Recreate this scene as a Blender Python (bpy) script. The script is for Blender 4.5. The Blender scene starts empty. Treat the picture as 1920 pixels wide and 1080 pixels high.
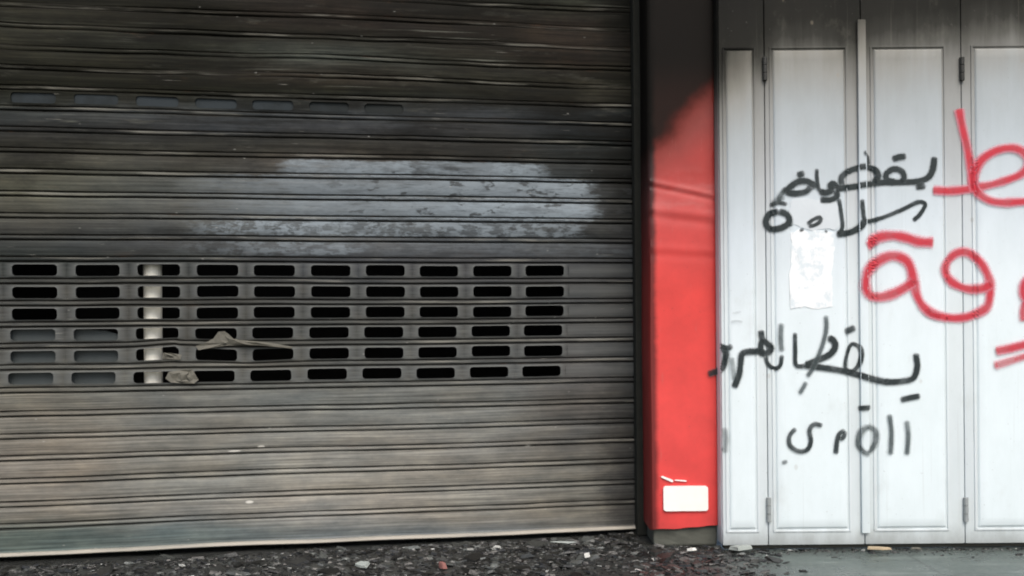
import bpy, bmesh, math, random
from mathutils import Vector, Matrix, noise as mn
random.seed(7)
R = math.radians
scene = bpy.context.scene
C = scene.collection

# ------------------------------------------------------------------ camera
F_PX, CX, CY = 1660.0, 960.0, 620.0
CAM = Vector((0, 0, 0.8))
ROLL = 0.009
RX = Vector((math.cos(ROLL), 0, -math.sin(ROLL)))
UP = Vector((math.sin(ROLL), 0, math.cos(ROLL)))
FW = Vector((0, 1, 0))
cam_data = bpy.data.cameras.new('camera')
cam = bpy.data.objects.new('camera', cam_data)
C.objects.link(cam)
m = Matrix.Identity(4)
for i in range(3):
    m[i][0], m[i][1], m[i][2], m[i][3] = RX[i], UP[i], -FW[i], CAM[i]
cam.matrix_world = m
cam_data.sensor_width = 36
cam_data.lens = F_PX / 1920 * 36
cam_data.shift_y = (CY - 540) / 1920
cam_data.clip_end = 500
cam_data.dof.use_dof = True            # a phone that has not quite found focus
cam_data.dof.focus_distance = 1.9
cam_data.dof.aperture_fstop = 4.5
scene.camera = cam

# ------------------------------------------------------------------ light
SUN_EL, SUN_AZ = R(50), R(168)
world = bpy.data.worlds.new('World')
scene.world = world
world.use_nodes = True
wn = world.node_tree
sky = wn.nodes.new('ShaderNodeTexSky')
sky.sky_type = 'NISHITA'
sky.sun_disc = False
sky.sun_elevation = SUN_EL
sky.sun_rotation = SUN_AZ
sky.dust_density = 4.0
sky.air_density = 1.0
wn.links.new(sky.outputs[0], wn.nodes['Background'].inputs[0])
wn.nodes['Background'].inputs[1].default_value = 0.1
sun_data = bpy.data.lights.new('sun', 'SUN')
sun_data.energy = 0.9
sun_data.angle = R(35)
sun_data.color = (1, 0.97, 0.93)
sun = bpy.data.objects.new('sun', sun_data)
C.objects.link(sun)
sd = Vector((math.sin(SUN_AZ) * math.cos(SUN_EL), math.cos(SUN_AZ) * math.cos(SUN_EL), math.sin(SUN_EL)))
sun.rotation_euler = sd.to_track_quat('Z', 'Y').to_euler()
scene.view_settings.view_transform = 'Standard'
scene.view_settings.look = 'None'
scene.view_settings.exposure = 0.95
scene.view_settings.gamma = 1


# ------------------------------------------------------------------ helpers
def ray(px, py):
    return ((px - CX) / F_PX) * RX + FW - ((py - CY) / F_PX) * UP


def on_y(px, py, y):                       # a point of the upright plane at distance y
    d = ray(px, py)
    return CAM + d * (y / d.y)


def on_z(px, py, z):
    d = ray(px, py)
    return CAM + d * ((z - CAM.z) / d.z)


def on_plane(px, py, p, n):
    d = ray(px, py)
    return CAM + d * ((p - CAM).dot(n) / d.dot(n))


def lin(c):
    return tuple(((v / 255) / 12.92 if v <= 10 else (((v / 255) + 0.055) / 1.055) ** 2.4) for v in c)


def tag(o, label=None, cat=None, group=None, kind=None):
    for k, v in (('label', label), ('category', cat), ('group', group), ('kind', kind)):
        if v:
            o[k] = v
    return o


def empty(name, loc, label, cat, group=None):
    o = bpy.data.objects.new(name, None)
    o.location = loc
    C.objects.link(o)
    return tag(o, label, cat, group)


def link(name, me, mat, parent=None):
    o = bpy.data.objects.new(name, me)
    if mat:
        me.materials.append(mat)
    C.objects.link(o)
    if parent:
        o.parent = parent
        o.matrix_parent_inverse = Matrix.Translation(-Vector(parent.location)) if parent.type == 'EMPTY' else Matrix.Identity(4)
    return o


def mesh_of(name, verts, faces, uvs=None, smooth=None):
    me = bpy.data.meshes.new(name)
    me.from_pydata([tuple(v) for v in verts], [], faces)
    if uvs:
        layer = me.uv_layers.new(name='UVMap')
        for lp in me.loops:
            layer.data[lp.index].uv = uvs[lp.vertex_index]
    if smooth:
        me.shade_smooth()
        me.set_sharp_from_angle(angle=R(smooth))
    me.update()
    return me


def bm_mesh(name, bm, smooth=None):
    bmesh.ops.recalc_face_normals(bm, faces=bm.faces)
    me = bpy.data.meshes.new(name)
    bm.to_mesh(me)
    bm.free()
    if smooth:
        me.shade_smooth()
        me.set_sharp_from_angle(angle=R(smooth))
    return me


def add_box(bm, x0, x1, y0, y1, z0, z1, bev=0.0, seg=2):
    r = bmesh.ops.create_cube(bm, size=1)
    vs = r['verts']
    for v in vs:
        v.co = Vector(((x0 + x1) / 2 + v.co.x * (x1 - x0), (y0 + y1) / 2 + v.co.y * (y1 - y0), (z0 + z1) / 2 + v.co.z * (z1 - z0)))
    if bev:
        es = list({e for v in vs for e in v.link_edges})
        bmesh.ops.bevel(bm, geom=es, offset=bev, segments=seg, affect='EDGES', profile=0.6)


def add_cyl(bm, x, y, z0, z1, r, seg=16):
    rr = bmesh.ops.create_cone(bm, cap_ends=True, segments=seg, radius1=r, radius2=r, depth=z1 - z0)
    for v in rr['verts']:
        v.co += Vector((x, y, (z0 + z1) / 2))


# node helper
class NT:
    def __init__(self, name):
        self.mat = bpy.data.materials.new(name)
        self.mat.use_nodes = True
        self.t = self.mat.node_tree
        self.bsdf = self.t.nodes['Principled BSDF']
        self.out = self.t.nodes['Material Output']

    def _set(self, sock, v):
        if isinstance(v, bpy.types.NodeSocket):
            self.t.links.new(v, sock)
        elif isinstance(v, (tuple, list)):
            sock.default_value = (*v, 1) if len(v) == 3 and sock.type == 'RGBA' else v
        else:
            sock.default_value = v

    def node(self, ty, ins=None, **props):
        n = self.t.nodes.new(ty)
        for k, v in props.items():
            setattr(n, k, v)
        for k, v in (ins or {}).items():
            self._set(n.inputs[k], v)
        return n

    def math(self, op, a, b=0.0, c=0.0, clamp=False):
        return self.node('ShaderNodeMath', {0: a, 1: b, 2: c}, operation=op, use_clamp=clamp).outputs[0]

    def mul(self, a, b): return self.math('MULTIPLY', a, b)
    def add(self, a, b): return self.math('ADD', a, b)

    def maprange(self, v, a, b, c=0.0, d=1.0, smooth=True):
        n = self.node('ShaderNodeMapRange', {'Value': v, 'From Min': a, 'From Max': b, 'To Min': c, 'To Max': d})
        n.interpolation_type = 'SMOOTHSTEP' if smooth else 'LINEAR'
        return n.outputs[0]

    def mix(self, f, a, b, mode='MIX'):
        n = self.node('ShaderNodeMix', data_type='RGBA', blend_type=mode)
        self._set(n.inputs[0], f)
        self._set(n.inputs[6], a)
        self._set(n.inputs[7], b)
        return n.outputs[2]

    def ramp(self, f, stops, interp='LINEAR'):
        n = self.node('ShaderNodeValToRGB', {0: f})
        cr = n.color_ramp
        cr.interpolation = interp
        while len(cr.elements) < len(stops):
            cr.elements.new(1.0)
        for e, (p, c) in zip(cr.elements, sorted(stops, key=lambda q: q[0])):
            e.position = p
            e.color = (*c, 1) if not isinstance(c, float) else (c, c, c, 1)
        return n.outputs[0]

    def combine(self, x, y, z=0.0):
        return self.node('ShaderNodeCombineXYZ', {0: x, 1: y, 2: z}).outputs[0]

    def noise(self, vec, scale, detail=4.0, rough=0.55, dist=0.0):
        return self.node('ShaderNodeTexNoise', {'Vector': vec, 'Scale': scale, 'Detail': detail, 'Roughness': rough, 'Distortion': dist}).outputs[0]

    def stretch(self, x, z, sx, sz, ofs=0.0):
        return self.combine(self.mul(x, sx), self.mul(z, sz), ofs)

    def uv(self):
        s = self.node('ShaderNodeSeparateXYZ', {0: self.node('ShaderNodeUVMap').outputs[0]})
        return s.outputs[0], s.outputs[1]

    def pos(self):
        g = self.node('ShaderNodeNewGeometry')
        s = self.node('ShaderNodeSeparateXYZ', {0: g.outputs['Position']})
        return s.outputs[0], s.outputs[1], s.outputs[2], g.outputs['Position']

    def finish(self, col, rough=0.6, spec=0.3, metal=0.0, bump=None, bstr=0.3, bdist=0.004):
        self._set(self.bsdf.inputs['Base Color'], col)
        self._set(self.bsdf.inputs['Roughness'], rough)
        self._set(self.bsdf.inputs['Specular IOR Level'], spec)
        self._set(self.bsdf.inputs['Metallic'], metal)
        if bump is not None:
            b = self.node('ShaderNodeBump', {'Height': bump, 'Strength': bstr, 'Distance': bdist})
            self.t.links.new(b.outputs[0], self.bsdf.inputs['Normal'])
        return self.mat


KW = 1.25          # picture value of a white wall here, over its albedo
def alb(c, k=None):
    return tuple(min(0.92, v / (k or KW)) for v in lin(c))


# ------------------------------------------------------------------ where the planes stand
GAP = 0.02
PL = on_z(0, 1043, GAP)
PR = on_z(1192, 991, GAP)
SDIR = (PR - PL)
SDIR.z = 0
SLEN = SDIR.length
SDIR.normalize()
SNOR = Vector((SDIR.y, -SDIR.x, 0))        # towards the street
YD = on_z(1600, 1024, 0.012).y             # doors
YP = YD + 0.06                             # pillar face


def sz(px, py):
    p = on_plane(px, py, PL, SNOR)
    q = p - PL
    return q.dot(SDIR), p.z


S_MIN, S_MAX = -1.0, SLEN + 0.012

JY = [987, 946, 902, 859, 819, 777, 733, 690, 649, 609, 569, 527, 485, 444, 403, 362, 320, 281, 242, 203, 164, 125, 86, 45, 6, -33, -72, -111, -150]
JZ = [sz(0, y)[1] for y in JY]
SLOT_K = [11, 10, 9, 8, 7, 6, 19]              # rows from the top
ROW_OFS = [0, 0, -1, -4, -4, -8, 0]           # slats slid sideways, px
COLS = [(23, 108), (142, 225), (258, 338), (369, 447), (476, 553), (583, 657), (686, 759), (787, 859), (887, 959), (985, 1057)]
PXM = 0.002


def dent(s, z):
    v = 0.006 * mn.noise(Vector((s * 1.1, z * 1.6, 3.1))) + 0.0025 * mn.noise(Vector((s * 4, z * 3, 8.7)))
    sx, zz = sz(400, 655)
    g = math.exp(-((s - sx) / 0.16) ** 2 - ((z - zz) / 0.06) ** 2)
    v -= 0.012 * g
    sx, zz = sz(250, 720)
    g = math.exp(-((s - sx) / 0.25) ** 2 - ((z - zz) / 0.05) ** 2)
    v += 0.008 * g
    return v


def dzz(s, z):
    v = 0.0035 * mn.noise(Vector((s * 1.3, z * 2.5, 1.7))) + 0.0012 * mn.noise(Vector((s * 5, z * 6, 5.2)))
    sx, zz = sz(330, 655)
    v += 0.010 * math.exp(-((s - sx) / 0.10) ** 2 - ((z - zz) / 0.05) ** 2) * (1 if s < sx else 0.6)
    up = max(0.0, min(1.0, (z - 1.45) / 0.25))
    v += up * (0.0065 * mn.noise(Vector((s * 1.7, z * 11, 4.4))) + 0.0025 * mn.noise(Vector((s * 6, z * 17, 9.4))))
    sx, zz = sz(470, 668)
    v -= 0.006 * math.exp(-((s - sx) / 0.09) ** 2 - ((z - zz) / 0.03) ** 2)
    return v


def SP(s, z, d):
    up = max(0.0, min(1.0, (z - 1.35) / 0.3))
    d *= 1 - up * (0.45 + 0.75 * mn.noise(Vector((s * 2.0, z * 9, 6.1))))
    p = PL + SDIR * s + SNOR * (d + dent(s, z))
    return Vector((p.x, p.y, z + dzz(s, z)))


# ------------------------------------------------------------------ materials
def shutter_material():
    n = NT('sooty galvanised slats')
    s, z = n.uv()
    xs = [40, 330, 620, 900, 1085, 1165]
    rows = [
        (-140, (24, 24, 20), (24, 24, 20), (30, 28, 24), (30, 30, 26), (34, 34, 30), (26, 26, 24)),
        (5, (36, 36, 30), (34, 34, 29), (50, 45, 40), (44, 45, 38), (56, 58, 50), (36, 36, 31)),
        (45, (52, 52, 44), (37, 37, 31), (44, 39, 34), (42, 38, 33), (52, 46, 40), (34, 34, 29)),
        (75, (46, 46, 38), (44, 46, 40), (50, 50, 44), (38, 36, 31), (58, 50, 42), (38, 36, 32)),
        (110, (38, 38, 31), (40, 40, 33), (72, 76, 70), (44, 44, 38), (52, 45, 39), (40, 38, 33)),
        (145, (34, 34, 27), (33, 33, 26), (56, 51, 44), (52, 52, 45), (54, 52, 44), (43, 43, 36)),
        (172, (31, 32, 25), (33, 34, 26), (35, 35, 27), (44, 44, 36), (56, 56, 47), (45, 45, 38)),
        (190, (44, 46, 41), (44, 45, 40), (46, 48, 45), (48, 49, 45), (48, 46, 40), (42, 42, 36)),
        (215, (56, 60, 60), (66, 70, 71), (70, 74, 76), (62, 66, 69), (46, 50, 51), (40, 44, 44)),
        (240, (52, 54, 54), (54, 56, 57), (62, 64, 66), (58, 60, 61), (36, 40, 42), (40, 44, 46)),
        (268, (54, 54, 48), (50, 50, 45), (54, 54, 49), (48, 48, 46), (36, 40, 40), (36, 40, 40)),
        (298, (66, 66, 58), (70, 68, 61), (78, 74, 68), (50, 50, 47), (44, 46, 44), (40, 42, 40)),
        (328, (76, 76, 65), (78, 78, 71), (92, 94, 94), (84, 87, 89), (62, 66, 66), (46, 48, 47)),
        (368, (82, 82, 71), (88, 90, 86), (90, 95, 97), (90, 95, 98), (78, 82, 84), (52, 54, 53)),
        (402, (78, 78, 71), (86, 87, 83), (92, 97, 99), (88, 93, 96), (78, 82, 85), (54, 56, 55)),
        (430, (64, 64, 60), (70, 72, 70), (88, 93, 95), (76, 80, 82), (62, 65, 65), (54, 57, 57)),
        (458, (54, 58, 56), (68, 70, 70), (88, 92, 95), (78, 82, 85), (72, 76, 78), (60, 62, 63)),
        (490, (50, 55, 53), (58, 62, 61), (66, 69, 72), (68, 70, 73), (68, 70, 72), (62, 64, 65)),
        (550, (70, 71, 68), (68, 69, 66), (72, 73, 71), (72, 73, 72), (70, 72, 72), (62, 64, 64)),
        (640, (76, 78, 76), (76, 76, 72), (82, 83, 79), (80, 82, 80), (80, 82, 82), (66, 68, 68)),
        (705, (94, 95, 90), (92, 92, 86), (96, 97, 93), (92, 94, 92), (90, 91, 91), (66, 68, 68)),
        (755, (114, 112, 103), (118, 119, 114), (122, 125, 121), (116, 117, 112), (88, 87, 84), (62, 62, 60)),
        (830, (128, 123, 113), (125, 125, 119), (137, 136, 129), (127, 126, 120), (98, 97, 93), (64, 64, 62)),
        (900, (136, 130, 120), (131, 131, 124), (151, 150, 142), (134, 133, 126), (113, 112, 105), (68, 68, 66)),
        (965, (128, 125, 116), (130, 130, 125), (154, 151, 143), (140, 137, 128), (115, 114, 107), (72, 72, 70)),
        (1000, (88, 100, 96), (92, 104, 104), (106, 112, 112), (110, 116, 118), (112, 110, 104), (72, 72, 70)),
        (1045, (96, 108, 104), (100, 108, 106), (112, 112, 110), (116, 118, 118), (110, 108, 102), (72, 72, 70)),
    ]
    z0, z1 = sz(0, 1050)[1], sz(0, -150)[1]
    # ragged co-ordinates
    nz1 = n.noise(n.stretch(s, z, 5, 18), 1.0, 5, 0.65)
    nz2 = n.noise(n.stretch(s, z, 9, 26, 4.2), 1.0, 5, 0.7)
    zr = n.math('ADD', z, n.mul(n.math('SUBTRACT', nz1, 0.5), 0.06))
    sr = n.math('ADD', s, n.mul(n.math('SUBTRACT', nz2, 0.5), 0.24))
    t = n.maprange(zr, z0, z1, smooth=False)
    cols = []
    for i in range(len(xs)):
        st = []
        for r in rows:
            zz = sz(xs[i], r[0])[1] if r[0] > -100 else z1
            st.append((max(0, min(1, (zz - z0) / (z1 - z0))), alb(r[1 + i], 1.3)))
        cols.append(n.ramp(t, st))
    col = cols[0]
    for i in range(1, len(xs)):
        f = n.maprange(sr, sz(xs[i - 1], 560)[0], sz(xs[i], 560)[0])
        col = n.mix(f, col, cols[i])
    # brushed streaks, blotches, wiped pale streaks, soot smears
    streak = n.noise(n.stretch(s, z, 2.2, 130, 1.0), 1.0, 4, 0.6)
    col = n.mix(1.0, col, n.ramp(streak, [(0.28, (0.55,) * 3), (0.5, (1.0,) * 3), (0.75, (1.65,) * 3)]), 'MULTIPLY')
    blot = n.noise(n.stretch(s, z, 6.5, 16, 2.0), 1.0, 8, 0.72)
    col = n.mix(1.0, col, n.ramp(blot, [(0.3, (0.70, 0.73, 0.75)), (0.5, (1.0,) * 3), (0.7, (1.34, 1.32, 1.26))]), 'MULTIPLY')
    tint = n.noise(n.stretch(s, z, 3, 9, 7.7), 1.0, 3, 0.5)
    col = n.mix(1.0, col, n.ramp(tint, [(0.35, (0.97, 1.0, 1.02)), (0.65, (1.03, 1.0, 0.96))]), 'MULTIPLY')
    # pale rubbed streaks on the upper slats
    up = n.maprange(z, sz(0, 330)[1], sz(0, 230)[1])
    rub = n.noise(n.stretch(s, z, 1.5, 85, 9.0), 1.0, 3, 0.5)
    rub = n.mul(n.maprange(rub, 0.62, 0.74), n.maprange(n.noise(n.stretch(s, z, 3.5, 7, 3.3), 1.0, 3), 0.45, 0.65))
    col = n.mix(n.mul(n.mul(rub, up), 0.6), col, alb((140, 142, 130), 1.3))
    sm1 = n.noise(n.stretch(s, z, 1.8, 26, 6.1), 1.0, 6, 0.7)
    col = n.mix(n.mul(n.maprange(sm1, 0.46, 0.64), n.mul(up, 0.62)), col, alb((22, 22, 18), 1.3))
    sm2 = n.noise(n.stretch(s, z, 3.0, 17, 8.8), 1.0, 6, 0.7)
    col = n.mix(n.mul(n.maprange(sm2, 0.58, 0.72), n.mul(up, 0.45)), col, alb((104, 104, 94), 1.3))
    cl = n.noise(n.stretch(s, z, 1.6, 4.5, 3.7), 1.0, 7, 0.68)
    col = n.mix(n.mul(n.maprange(cl, 0.46, 0.66), n.maprange(z, sz(0, 560)[1], sz(0, 400)[1], 0.08, 0.7)), col, alb((22, 22, 19), 1.3))
    for (qx, qy, qr) in ((490, 838, 0.009), (468, 942, 0.010), (990, 835, 0.009), (440, 846, 0.016)):  # pale chips, and last a long rib highlight painted into the colour
        q0, q1 = sz(qx, qy)
        dd = n.math('SQRT', n.add(n.math('POWER', n.mul(n.math('SUBTRACT', s, q0), 0.55), 2.0), n.math('POWER', n.mul(n.math('SUBTRACT', z, q1), 1.5 if qr < 0.012 else 5.0), 2.0)))
        col = n.mix(n.mul(n.maprange(dd, qr, qr * 0.5), 0.85), col, alb((228, 226, 216), 1.3))
    # a wiped, paler area with a ragged edge
    sa, sb = sz(300, 380)[0], sz(1140, 380)[0]
    w1 = n.noise(n.stretch(s, z, 7, 34, 6.6), 1.0, 7, 0.75)
    w2 = n.noise(n.stretch(s, z, 15, 24, 2.6), 1.0, 6, 0.75)
    s2 = n.maprange(n.add(s, n.mul(n.math('SUBTRACT', w1, 0.5), 0.22)), sa, sb, smooth=False)
    z2 = n.add(z, n.mul(n.math('SUBTRACT', w2, 0.5), 0.034))
    chunk = n.maprange(n.noise(n.stretch(s, z, 17, 36, 5.0), 1.0, 5, 0.7), 0.42, 0.58)
    pn = n.noise(n.stretch(s, z, 6, 40, 8.1), 1.0, 5, 0.65)
    pm = None
    for (k0, k1, lo, hi, pts, broken) in (
            (16, 17, 0.0, 0.82, [(520, 0), (545, .7), (750, .8), (770, .8), (782, .2), (800, .7), (900, .65), (960, .9), (1000, .8), (1030, 0)], 0.25),
            (15, 16, 0.0, 1.0, [(320, 0), (380, .22), (600, .5), (850, .7), (1010, .8), (1100, .95), (1125, 0)], 0.15),
            (14, 15, 0.0, 1.0, [(340, 0), (420, .22), (560, .5), (760, .65), (900, .85), (980, 1.0), (1100, .95), (1130, 0)], 0.2),
            (13, 14, 0.12, 1.0, [(340, 0), (380, .3), (450, .7), (545, .85), (640, .75), (760, .6), (900, .65), (1070, .5), (1100, 0)], 0.85),
            (12, 13, 0.2, 0.9, [(310, 0), (400, .2), (500, .42), (640, .5), (700, .12), (1120, .1)], 0.8)):
        za, zb = JZ[k0] + (JZ[k1] - JZ[k0]) * lo, JZ[k0] + (JZ[k1] - JZ[k0]) * hi
        e = n.ramp(s2, [((sz(a, 380)[0] - sa) / (sb - sa), float(v)) for a, v in pts])
        q = n.mul(n.mul(e, n.maprange(z2, za - 0.004, za + 0.006)), n.maprange(z2, zb + 0.004, zb - 0.006))
        q = n.mul(q, n.maprange(chunk, 0.0, 1.0, 1.0 - broken, 1.0))
        pm = q if pm is None else n.math('MAXIMUM', pm, q)
    pm = n.mul(pm, n.maprange(pn, 0.3, 0.55, 0.35, 1.0))
    gap = n.node('ShaderNodeAttribute', attribute_name='gap').outputs['Fac']
    pm = n.mul(pm, n.maprange(gap, 0.0, 1.0, 1.0, 0.25))
    sc1 = n.noise(n.stretch(s, z, 20, 150, 3.9), 1.0, 4, 0.7)
    pm = n.mul(pm, n.maprange(sc1, 0.34, 0.47, 0.6, 1.0))
    col = n.mix(pm, col, alb((150, 162, 169), 1.3))
    # patchy rubbed metal along the ribs, with their highlights painted into the colour
    rib = n.node('ShaderNodeAttribute', attribute_name='rib').outputs['Fac']
    rn = n.noise(n.stretch(s, z, 2.4, 40, 2.9), 1.0, 4, 0.6)
    col = n.mix(n.mul(n.mul(rib, n.maprange(rn, 0.5, 0.68)), 0.42), col, alb((166, 164, 152), 1.3))
    bar = n.node('ShaderNodeAttribute', attribute_name='bar').outputs['Fac']
    col = n.mix(n.mul(bar, 0.8), col, alb((104, 107, 105), 1.3))  # slot bars: cleaner face, with its sky-lit tone put into the colour
    lip = n.node('ShaderNodeAttribute', attribute_name='lip').outputs['Fac']
    col = n.mix(n.mul(lip, n.maprange(rn, 0.3, 0.55, 0.45, 1.0)), col, alb((200, 194, 180), 1.3))
    gr = n.noise(n.stretch(s, z, 5, 30, 7.3), 1.0, 4, 0.6)
    col = n.mix(n.mul(gap, n.maprange(gr, 0.3, 0.6, 0.25, 0.75)), col, alb((40, 38, 34), 1.3))
    ru = n.noise(n.stretch(s, z, 4, 14, 1.9), 1.0, 5, 0.7)
    col = n.mix(n.mul(n.maprange(ru, 0.62, 0.72), n.maprange(gap, 0.0, 1.0, 0.10, 0.45)), col, alb((96, 70, 50), 1.3))
    sc2 = n.noise(n.combine(n.add(n.mul(s, 8), n.mul(z, 30)), n.mul(z, 260)), 1.0, 2, 0.5)
    sc3 = n.noise(n.stretch(s, z, 6, 8, 5.1), 1.0, 2)
    col = n.mix(n.mul(n.mul(n.maprange(sc2, 0.70, 0.74), n.maprange(sc3, 0.5, 0.62)), 0.45), col, alb((178, 176, 166), 1.3))
    # blistered, flaked edge of the pale patch
    ch = n.noise(n.stretch(s, z, 16, 38, 5.5), 1.0, 4, 0.6)
    chm = n.mul(n.maprange(ch, 0.57, 0.64), n.mul(n.maprange(z, sz(800, 480)[1], sz(800, 440)[1]), n.maprange(z, sz(800, 300)[1], sz(800, 330)[1])))
    chm = n.mul(chm, n.maprange(s, sz(500, 400)[0], sz(760, 400)[0]))
    col = n.mix(n.mul(chm, 0.8), col, lin((52, 54, 54)))
    # scattered bare specks
    sp = n.node('ShaderNodeTexVoronoi', {'Vector': n.stretch(s, z, 9, 22), 'Scale': 1.0}, feature='F1').outputs['Distance']
    col = n.mix(n.mul(n.maprange(sp, 0.055, 0.02), 0.45), col, lin((165, 165, 158)))
    fine = n.noise(n.stretch(s, z, 60, 60), 1.0, 4, 0.6)
    return n.finish(col, n.maprange(blot, 0.3, 0.7, 0.5, 0.7), n.maprange(z, sz(0, 480)[1], sz(0, 150)[1], 0.16, 0.05), 0.0, n.add(n.mul(streak, 0.5), n.mul(fine, 0.5)), 0.25, 0.002)


def door_material(name, stops, low):
    n = NT(name)
    x, y, z, P = n.pos()
    a = n.noise(n.combine(n.mul(x, 3.0), 0.0, n.mul(z, 1.6)), 1.0, 5, 0.6)
    b = n.noise(n.combine(n.mul(x, 22.0), 1.0, n.mul(z, 2.0)), 1.0, 4, 0.6)
    zr = n.add(z, n.add(n.mul(n.math('SUBTRACT', a, 0.5), 0.16), n.mul(n.math('SUBTRACT', b, 0.5), 0.10)))
    # soot lies thicker towards the burnt shop
    xl, xr = on_y(1345, 300, YD).x, on_y(1480, 300, YD).x
    zr = n.add(zr, n.maprange(x, xl, xr, 0.13, 0.0))
    zr = n.math('SUBTRACT', zr, n.maprange(x, on_y(1560, 300, YD).x, on_y(1900, 300, YD).x, 0.0, 0.06))
    z0, z1 = on_y(1600, 1030, YD).z, on_y(1600, -90, YD).z
    st = [((on_y(1600, yy, YD).z - z0) / (z1 - z0), alb(c)) for yy, c in stops]
    col = n.ramp(n.maprange(zr, z0, z1, smooth=False), st)  # tones by height: soot, plus a brightness fall-off put into the colour
    g = n.noise(n.combine(n.mul(x, 12.0), 3.0, n.mul(z, 5.0)), 1.0, 5, 0.65)
    col = n.mix(1.0, col, n.ramp(g, [(0.3, (0.94, 0.945, 0.94)), (0.6, (1.0,) * 3)]), 'MULTIPLY')
    # the right hand leaves are cleaner, with knocks and rust freckles
    kn = n.node('ShaderNodeTexVoronoi', {'Vector': n.combine(n.mul(x, 7.0), 2.0, n.mul(z, 5.0)), 'Scale': 1.0, 'Randomness': 1.0}).outputs['Distance']
    col = n.mix(n.mul(n.maprange(n.add(kn, n.mul(n.math('SUBTRACT', g, 0.5), 0.08)), 0.06, 0.03), 0.22), col, lin((150, 140, 122)))
    hg = n.noise(n.combine(n.mul(x, 5.0), 8.0, n.mul(z, 3.0)), 1.0, 6, 0.7)
    col = n.mix(n.mul(n.maprange(hg, 0.55, 0.72), 0.13), col, lin((140, 138, 124)))
    # drips and scuffs
    dr = n.noise(n.combine(n.mul(x, 60.0), 5.0, n.mul(z, 1.3)), 1.0, 3, 0.5)
    col = n.mix(n.mul(n.maprange(dr, 0.62, 0.75), 0.10), col, lin((120, 118, 108)))
    # splashed dirt along the foot
    ft = n.mul(n.maprange(n.add(z, n.mul(n.math('SUBTRACT', g, 0.5), 0.12)), low, 0.0), 0.55)
    col = n.mix(ft, col, lin((120, 122, 116)))
    sp = n.noise(P, 90.0, 3, 0.6)
    col = n.mix(n.mul(n.maprange(sp, 0.68, 0.75), 0.30), col, lin((110, 110, 104)))
    cl = n.ramp(n.maprange(zr, z0, z1, smooth=False), [((on_y(1600, yy, YD).z - z0) / (z1 - z0), float(sp_)) for yy, sp_ in ((700, 0.4), (300, 0.3), (100, 0.1), (40, 0.04))])
    return n.finish(col, 0.5, cl, 0.0, n.add(n.mul(g, 0.6), n.mul(n.noise(P, 140.0, 3), 0.2)), 0.12, 0.003)


def plain(name, c, rough=0.6, var=0.15, scale=30.0, spec=0.3, bstr=0.2, k=None):
    n = NT(name)
    x, y, z, P = n.pos()
    f = n.noise(P, scale, 5, 0.6)
    a = alb(c, k)
    col = n.mix(f, tuple(v * (1 - var) for v in a), tuple(min(0.9, v * (1 + var)) for v in a))
    return n.finish(col, rough, spec, 0.0, f, bstr, 0.003)


def red_material():
    n = NT('red painted cladding')
    x, y, z, P = n.pos()
    base = n.ramp(n.maprange(z, on_y(1280, 1000, YP).z, on_y(1280, 250, YP).z, smooth=False),
                  [(0.0, alb((232, 76, 74))), (0.25, alb((240, 84, 80))), (0.6, alb((232, 76, 70))), (0.75, alb((214, 78, 74))), (0.84, alb((205, 86, 82))), (0.9, alb((186, 66, 60))), (1.0, alb((165, 62, 56)))])
    g = n.noise(P, 9.0, 5, 0.6)
    col = n.mix(1.0, base, n.ramp(g, [(0.3, (0.88, 0.86, 0.86)), (0.65, (1.05, 1.0, 1.0))]), 'MULTIPLY')
    # bleached smear under the soot
    sm = n.noise(n.combine(n.mul(x, 7.0), 0.0, n.mul(z, 18.0)), 1.0, 4, 0.6)
    band = n.mul(n.maprange(z, on_y(1280, 430, YP).z, on_y(1280, 380, YP).z), n.maprange(z, on_y(1280, 300, YP).z, on_y(1280, 350, YP).z))
    col = n.mix(n.mul(n.mul(n.maprange(sm, 0.42, 0.65), band), 0.35), col, alb((200, 120, 116)))
    sc = n.noise(n.combine(n.mul(x, 50.0), 0.0, n.mul(z, 7.0)), 1.0, 4, 0.65)
    col = n.mix(n.mul(n.maprange(sc, 0.6, 0.72), 0.3), col, alb((205, 120, 112)))
    ck = n.noise(P, 55.0, 4, 0.7)
    col = n.mix(n.mul(n.maprange(ck, 0.66, 0.72), 0.45), col, alb((120, 60, 54)))
    # soot with a slanting lower edge
    pa, pb = on_y(1222, 290, YP), on_y(1337, 165, YP)
    slope = (pb.z - pa.z) / (pb.x - pa.x)
    edge = n.math('SUBTRACT', z, n.add(n.mul(n.math('SUBTRACT', x, pa.x), slope), pa.z))
    e2 = n.noise(P, 7.0, 5, 0.6)
    ed = n.add(edge, n.mul(n.math('SUBTRACT', e2, 0.5), 0.12))
    col = n.mix(n.mul(n.maprange(ed, -0.20, 0.0), 0.5), col, alb((84, 52, 44)))
    col = n.mix(n.mul(n.maprange(ed, -0.05, 0.085), 0.96), col, alb((36, 34, 31)))
    col = n.mix(n.mul(n.maprange(z, on_y(1280, 200, YP).z, on_y(1280, 100, YP).z), 0.85), col, alb((27, 27, 25)))
    ft = n.maprange(n.add(z, n.mul(n.math('SUBTRACT', g, 0.5), 0.1)), 0.13, 0.02)
    col = n.mix(n.mul(ft, 0.3), col, alb((120, 70, 66)))
    # arris and side face towards the shutter coloured darker, soot black at the top
    ar = n.maprange(n.add(x, n.mul(n.math('SUBTRACT', sm, 0.5), 0.02)), pa.x + 0.022, pa.x - 0.002)
    col = n.mix(n.mul(ar, n.maprange(z, on_y(1280, 560, YP).z, on_y(1280, 330, YP).z, 0.8, 0.95)), col, n.mix(n.maprange(z, on_y(1280, 420, YP).z, on_y(1280, 280, YP).z), alb((52, 24, 22)), alb((24, 23, 21))))
    return n.finish(col, 0.5, n.maprange(ed, -0.1, 0.05, 0.3, 0.03), 0.0, n.noise(P, 25.0, 4), 0.15, 0.003)


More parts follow.
